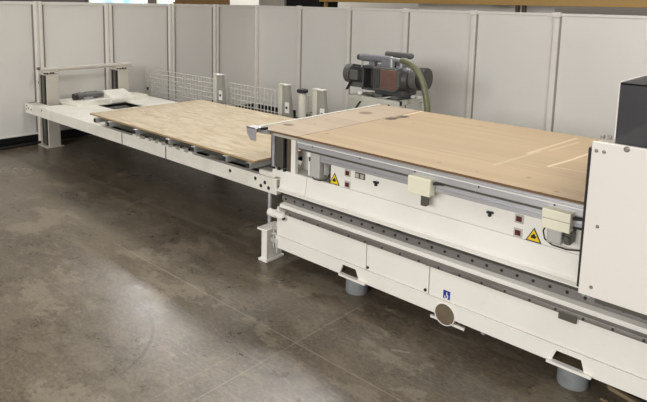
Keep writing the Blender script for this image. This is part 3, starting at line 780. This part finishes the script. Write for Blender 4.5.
MB().prism([(-4.50, .895), (-4.48, .895), (-4.42, 1.0), (-4.44, 1.0)], 'y', 5.50, 5.53).build('brace', M['black'], pm)
# coupling frame with open window
cf = MB().box(-4.275, -4.25, 5.52, 5.82, .92, 1.20, .004).box(-4.275, -4.07, 5.52, 5.82, 1.17, 1.20, .004).box(-4.275, -4.07, 5.52, 5.82, .92, .95, .004).box(-4.25, -4.07, 5.66, 5.68, .94, 1.18)
cf.build('coupling_frame', M['motor'], pm)
# pump body, horizontal barrel with rounded grille block
bd = MB().lathe((-4.07, 5.67, 1.07), (1, 0, 0), [(0, .13), (.02, .145), (.12, .15), (.34, .15), (.36, .14), (.40, .135), (.40, .12)], 40)
bd.build('pump_body', M['motor'], pm, smooth=True)
box('pump_base', M['motor'], pm, -4.08, -3.70, 5.52, 5.80, .897, .96, .004)
box('pump_foot', M['motor2'], pm, -4.05, -3.95, 5.47, 5.78, .8625, .90, .004); box('pump_foot', M['motor2'], pm, -3.82, -3.74, 5.47, 5.78, .8625, .90, .004)
pts = [(-4.08, .95), (-4.08, 1.205), (-3.80, 1.205), (-3.755, 1.19), (-3.735, 1.15), (-3.73, 1.0), (-3.76, .955), (-3.80, .94)]
gl = MB().prism(pts, 'y', 5.475, 5.56, .004).build('grille_housing', M['motor2'], pm)
rg = MB().box(-3.965, -3.755, 5.462, 5.476, .965, 1.185, .006)
for k in range(7): rg.box(-3.96, -3.76, 5.455, 5.463, .98 + k * .029, .99 + k * .029)
rg.build('red_grille', M['red'], pm)['label'] = 'faded red ribbed grille'
dg = MB()
for k in range(3): dg.box(-4.07 + k * .032, -4.05 + k * .032, 5.462, 5.476, .965, 1.185, .003)
dg.build('grille_rib', M['motor'], pm)
# finned end at the right
fe = MB().lathe((-3.71, 5.69, 1.09), (1, 0, 0), [(0, .13), (.10, .13), (.13, .125), (.13, .10)], 36).build('end_housing', M['motor2'], pm, smooth=True)
ff = MB()
for k in range(5):
    x = -3.59 + k * .018
    ff.lathe((x, 5.70, 1.10), (1, 0, 0), [(0, .122), (.010, .122)], 36)
ff.cyl((-3.59, 5.70, 1.10), (-3.515, 5.70, 1.10), .10, seg=32)
ff.build('end_fin', M['motor'], pm, smooth=True)
# silencers and pipework on top
s1 = MB().lathe((-4.36, 5.60, 1.285), (1, 0, 0), [(0, .022), (.0, .034), (.02, .043), (.44, .043), (.45, .034)], 24).build('silencer', M['silencer'], pm, smooth=True)
MB().lathe((-4.40, 5.60, 1.285), (1, 0, 0), [(0, .02), (.005, .034), (.04, .034), (.045, .02)], 20).build('silencer_cap', M['motor'], s1, smooth=True)
s2 = MB().lathe((-4.16, 5.82, 1.325), (1, 0, 0), [(0, .02), (.01, .036), (.36, .036), (.38, .02)], 24).build('silencer', M['motor2'], pm, smooth=True)
box('manifold', M['silencer'], pm, -4.03, -3.90, 5.55, 5.66, 1.19, 1.285, .01); box('manifold', M['silencer'], pm, -4.0, -3.84, 5.66, 5.84, 1.20, 1.29, .01)
box('filter_block', M['silencer'], pm, -4.22, -4.14, 5.57, 5.64, 1.19, 1.25, .006)
tp = MB().cyl((-3.90, 5.58, 1.19), (-3.90, 5.58, 1.30), .032, seg=16).cyl((-3.80, 5.62, 1.19), (-3.80, 5.62, 1.285), .022, seg=14).cyl((-3.92, 5.58, 1.30), (-3.76, 5.56, 1.29), .024, seg=14)
tp.build('pipe_fitting', M['galv'], pm, smooth=True)
MB().cyl((-4.335, 5.60, 1.17), (-4.335, 5.60, 1.25), .012, seg=10).build('silencer_stay', M['greybox'], pm)
hs = [(-3.74, 5.54, 1.295), (-3.68, 5.51, 1.30), (-3.60, 5.50, 1.275), (-3.53, 5.50, 1.225), (-3.47, 5.50, 1.15), (-3.425, 5.50, 1.06), (-3.39, 5.50, .95), (-3.365, 5.50, .83), (-3.355, 5.49, .70), (-3.38, 5.47, .60)]
MB().tube(hs, .034, 14).build('suction_hose', M['hose'], pm, smooth=True)['label'] = 'thick olive suction hose'

# ------------------------------------------------------------------ scraps on the floor by the machine
o = MB().prism([(-.78, 3.12), (-.765, 3.10), (-.62, 3.06), (-.60, 3.085)], 'z', 0, .02, .002).build('wood_scrap', M['scrap'], loc=(-.69, 3.09, 0))
tag(o, 'flat wood offcut under the machine edge, right of the second foot', 'scrap')
for k, (x, y, lb) in enumerate(((-.755, 2.99, 'small pale chip of wood on the floor beside the right machine foot'), (-1.40, 2.84, 'small dark chip of wood on the floor in front of the machine'), (-1.55, 2.70, 'tiny dark chip on the floor below the round port'))):
    o = MB().prism([(x - .015, y), (x + .01, y - .012), (x + .02, y + .004), (x, y + .014)], 'z', 0, .008, .001).build('wood_chip', M['scrap'] if k == 0 else M['brown'], loc=(x, y, 0))
    tag(o, lb, 'chip')

# ------------------------------------------------------------------ lights
def area(x, y, z, sx, sy, p, col=(1, .99, .972), target=None):
    l = bpy.data.lights.new('area_light', 'AREA'); l.shape = 'RECTANGLE'; l.size = sx; l.size_y = sy; l.energy = p; l.color = col
    o = bpy.data.objects.new('area_light', l); COL.objects.link(o); o.location = (x, y, z)
    if target:
        o.rotation_euler = (Vector(target) - Vector((x, y, z))).to_track_quat('-Z', 'Y').to_euler()
    return o
area(-0.5, -8.6, 3.8, 9, 2.4, 900, (1, .992, .98), target=(-0.5, 2, 1.2))  # unseen front light, added to brighten upright faces; no window modelled here
area(-4.6, -0.2, 6.2, 2, 0.8, 40)  # unseen overhead fill, added for the near left wall
area(3.0, -1.0, 6.2, 1.2, 3, 130)  # unseen overhead fill, added to brighten the right side
area(2.2, 3.4, 6.4, 3, 1, 250)  # unseen overhead fill, added for the table and back wall
area(-5.2, 7.5, 6.5, 6.0, 0.35, 130, target=(-3.4, 2.0, 0)).data.spread = math.radians(84)
area(-16.5, 11.0, 6.5, 1.5, 2.0, 800)
w = bpy.data.worlds.new('World'); S.world = w; w.use_nodes = True
w.node_tree.nodes['Background'].inputs[0].default_value = (.8, .85, .9, 1); w.node_tree.nodes['Background'].inputs[1].default_value = 0.3

# ------------------------------------------------------------------ camera
f, cx, cy = 601.56, 310.9, 89.3
roll, pitch, yaw = [math.radians(v) for v in (-1.2526, 8.139, -42.6)]
fwd = Vector((math.sin(yaw) * math.cos(pitch), math.cos(yaw) * math.cos(pitch), -math.sin(pitch)))
right = Vector((math.cos(yaw), -math.sin(yaw), 0)); down = fwd.cross(right)
c_, s_ = math.cos(roll), math.sin(roll)
r_, d_ = c_ * right + s_ * down, -s_ * right + c_ * down
cam = bpy.data.cameras.new('Camera'); co = bpy.data.objects.new('Camera', cam); COL.objects.link(co)
mw = Matrix(((r_.x, -d_.x, -fwd.x, 0), (r_.y, -d_.y, -fwd.y, 0), (r_.z, -d_.z, -fwd.z, 1.9), (0, 0, 0, 1)))
co.matrix_world = mw
cam.sensor_fit = 'HORIZONTAL'; cam.sensor_width = 36; cam.lens = f * 36 / 647
cam.shift_x = (323.5 - cx) / 647; cam.shift_y = (cy - 201) / 647
cam.clip_end = 200
S.camera = co
S.view_settings.view_transform = 'Standard'; S.view_settings.look = 'None'
S.view_settings.gamma = 1; S.view_settings.use_curve_mapping = False
S.view_settings.exposure = 0.16
for o in list(bpy.data.objects):
    if '_o' in o: del o['_o']
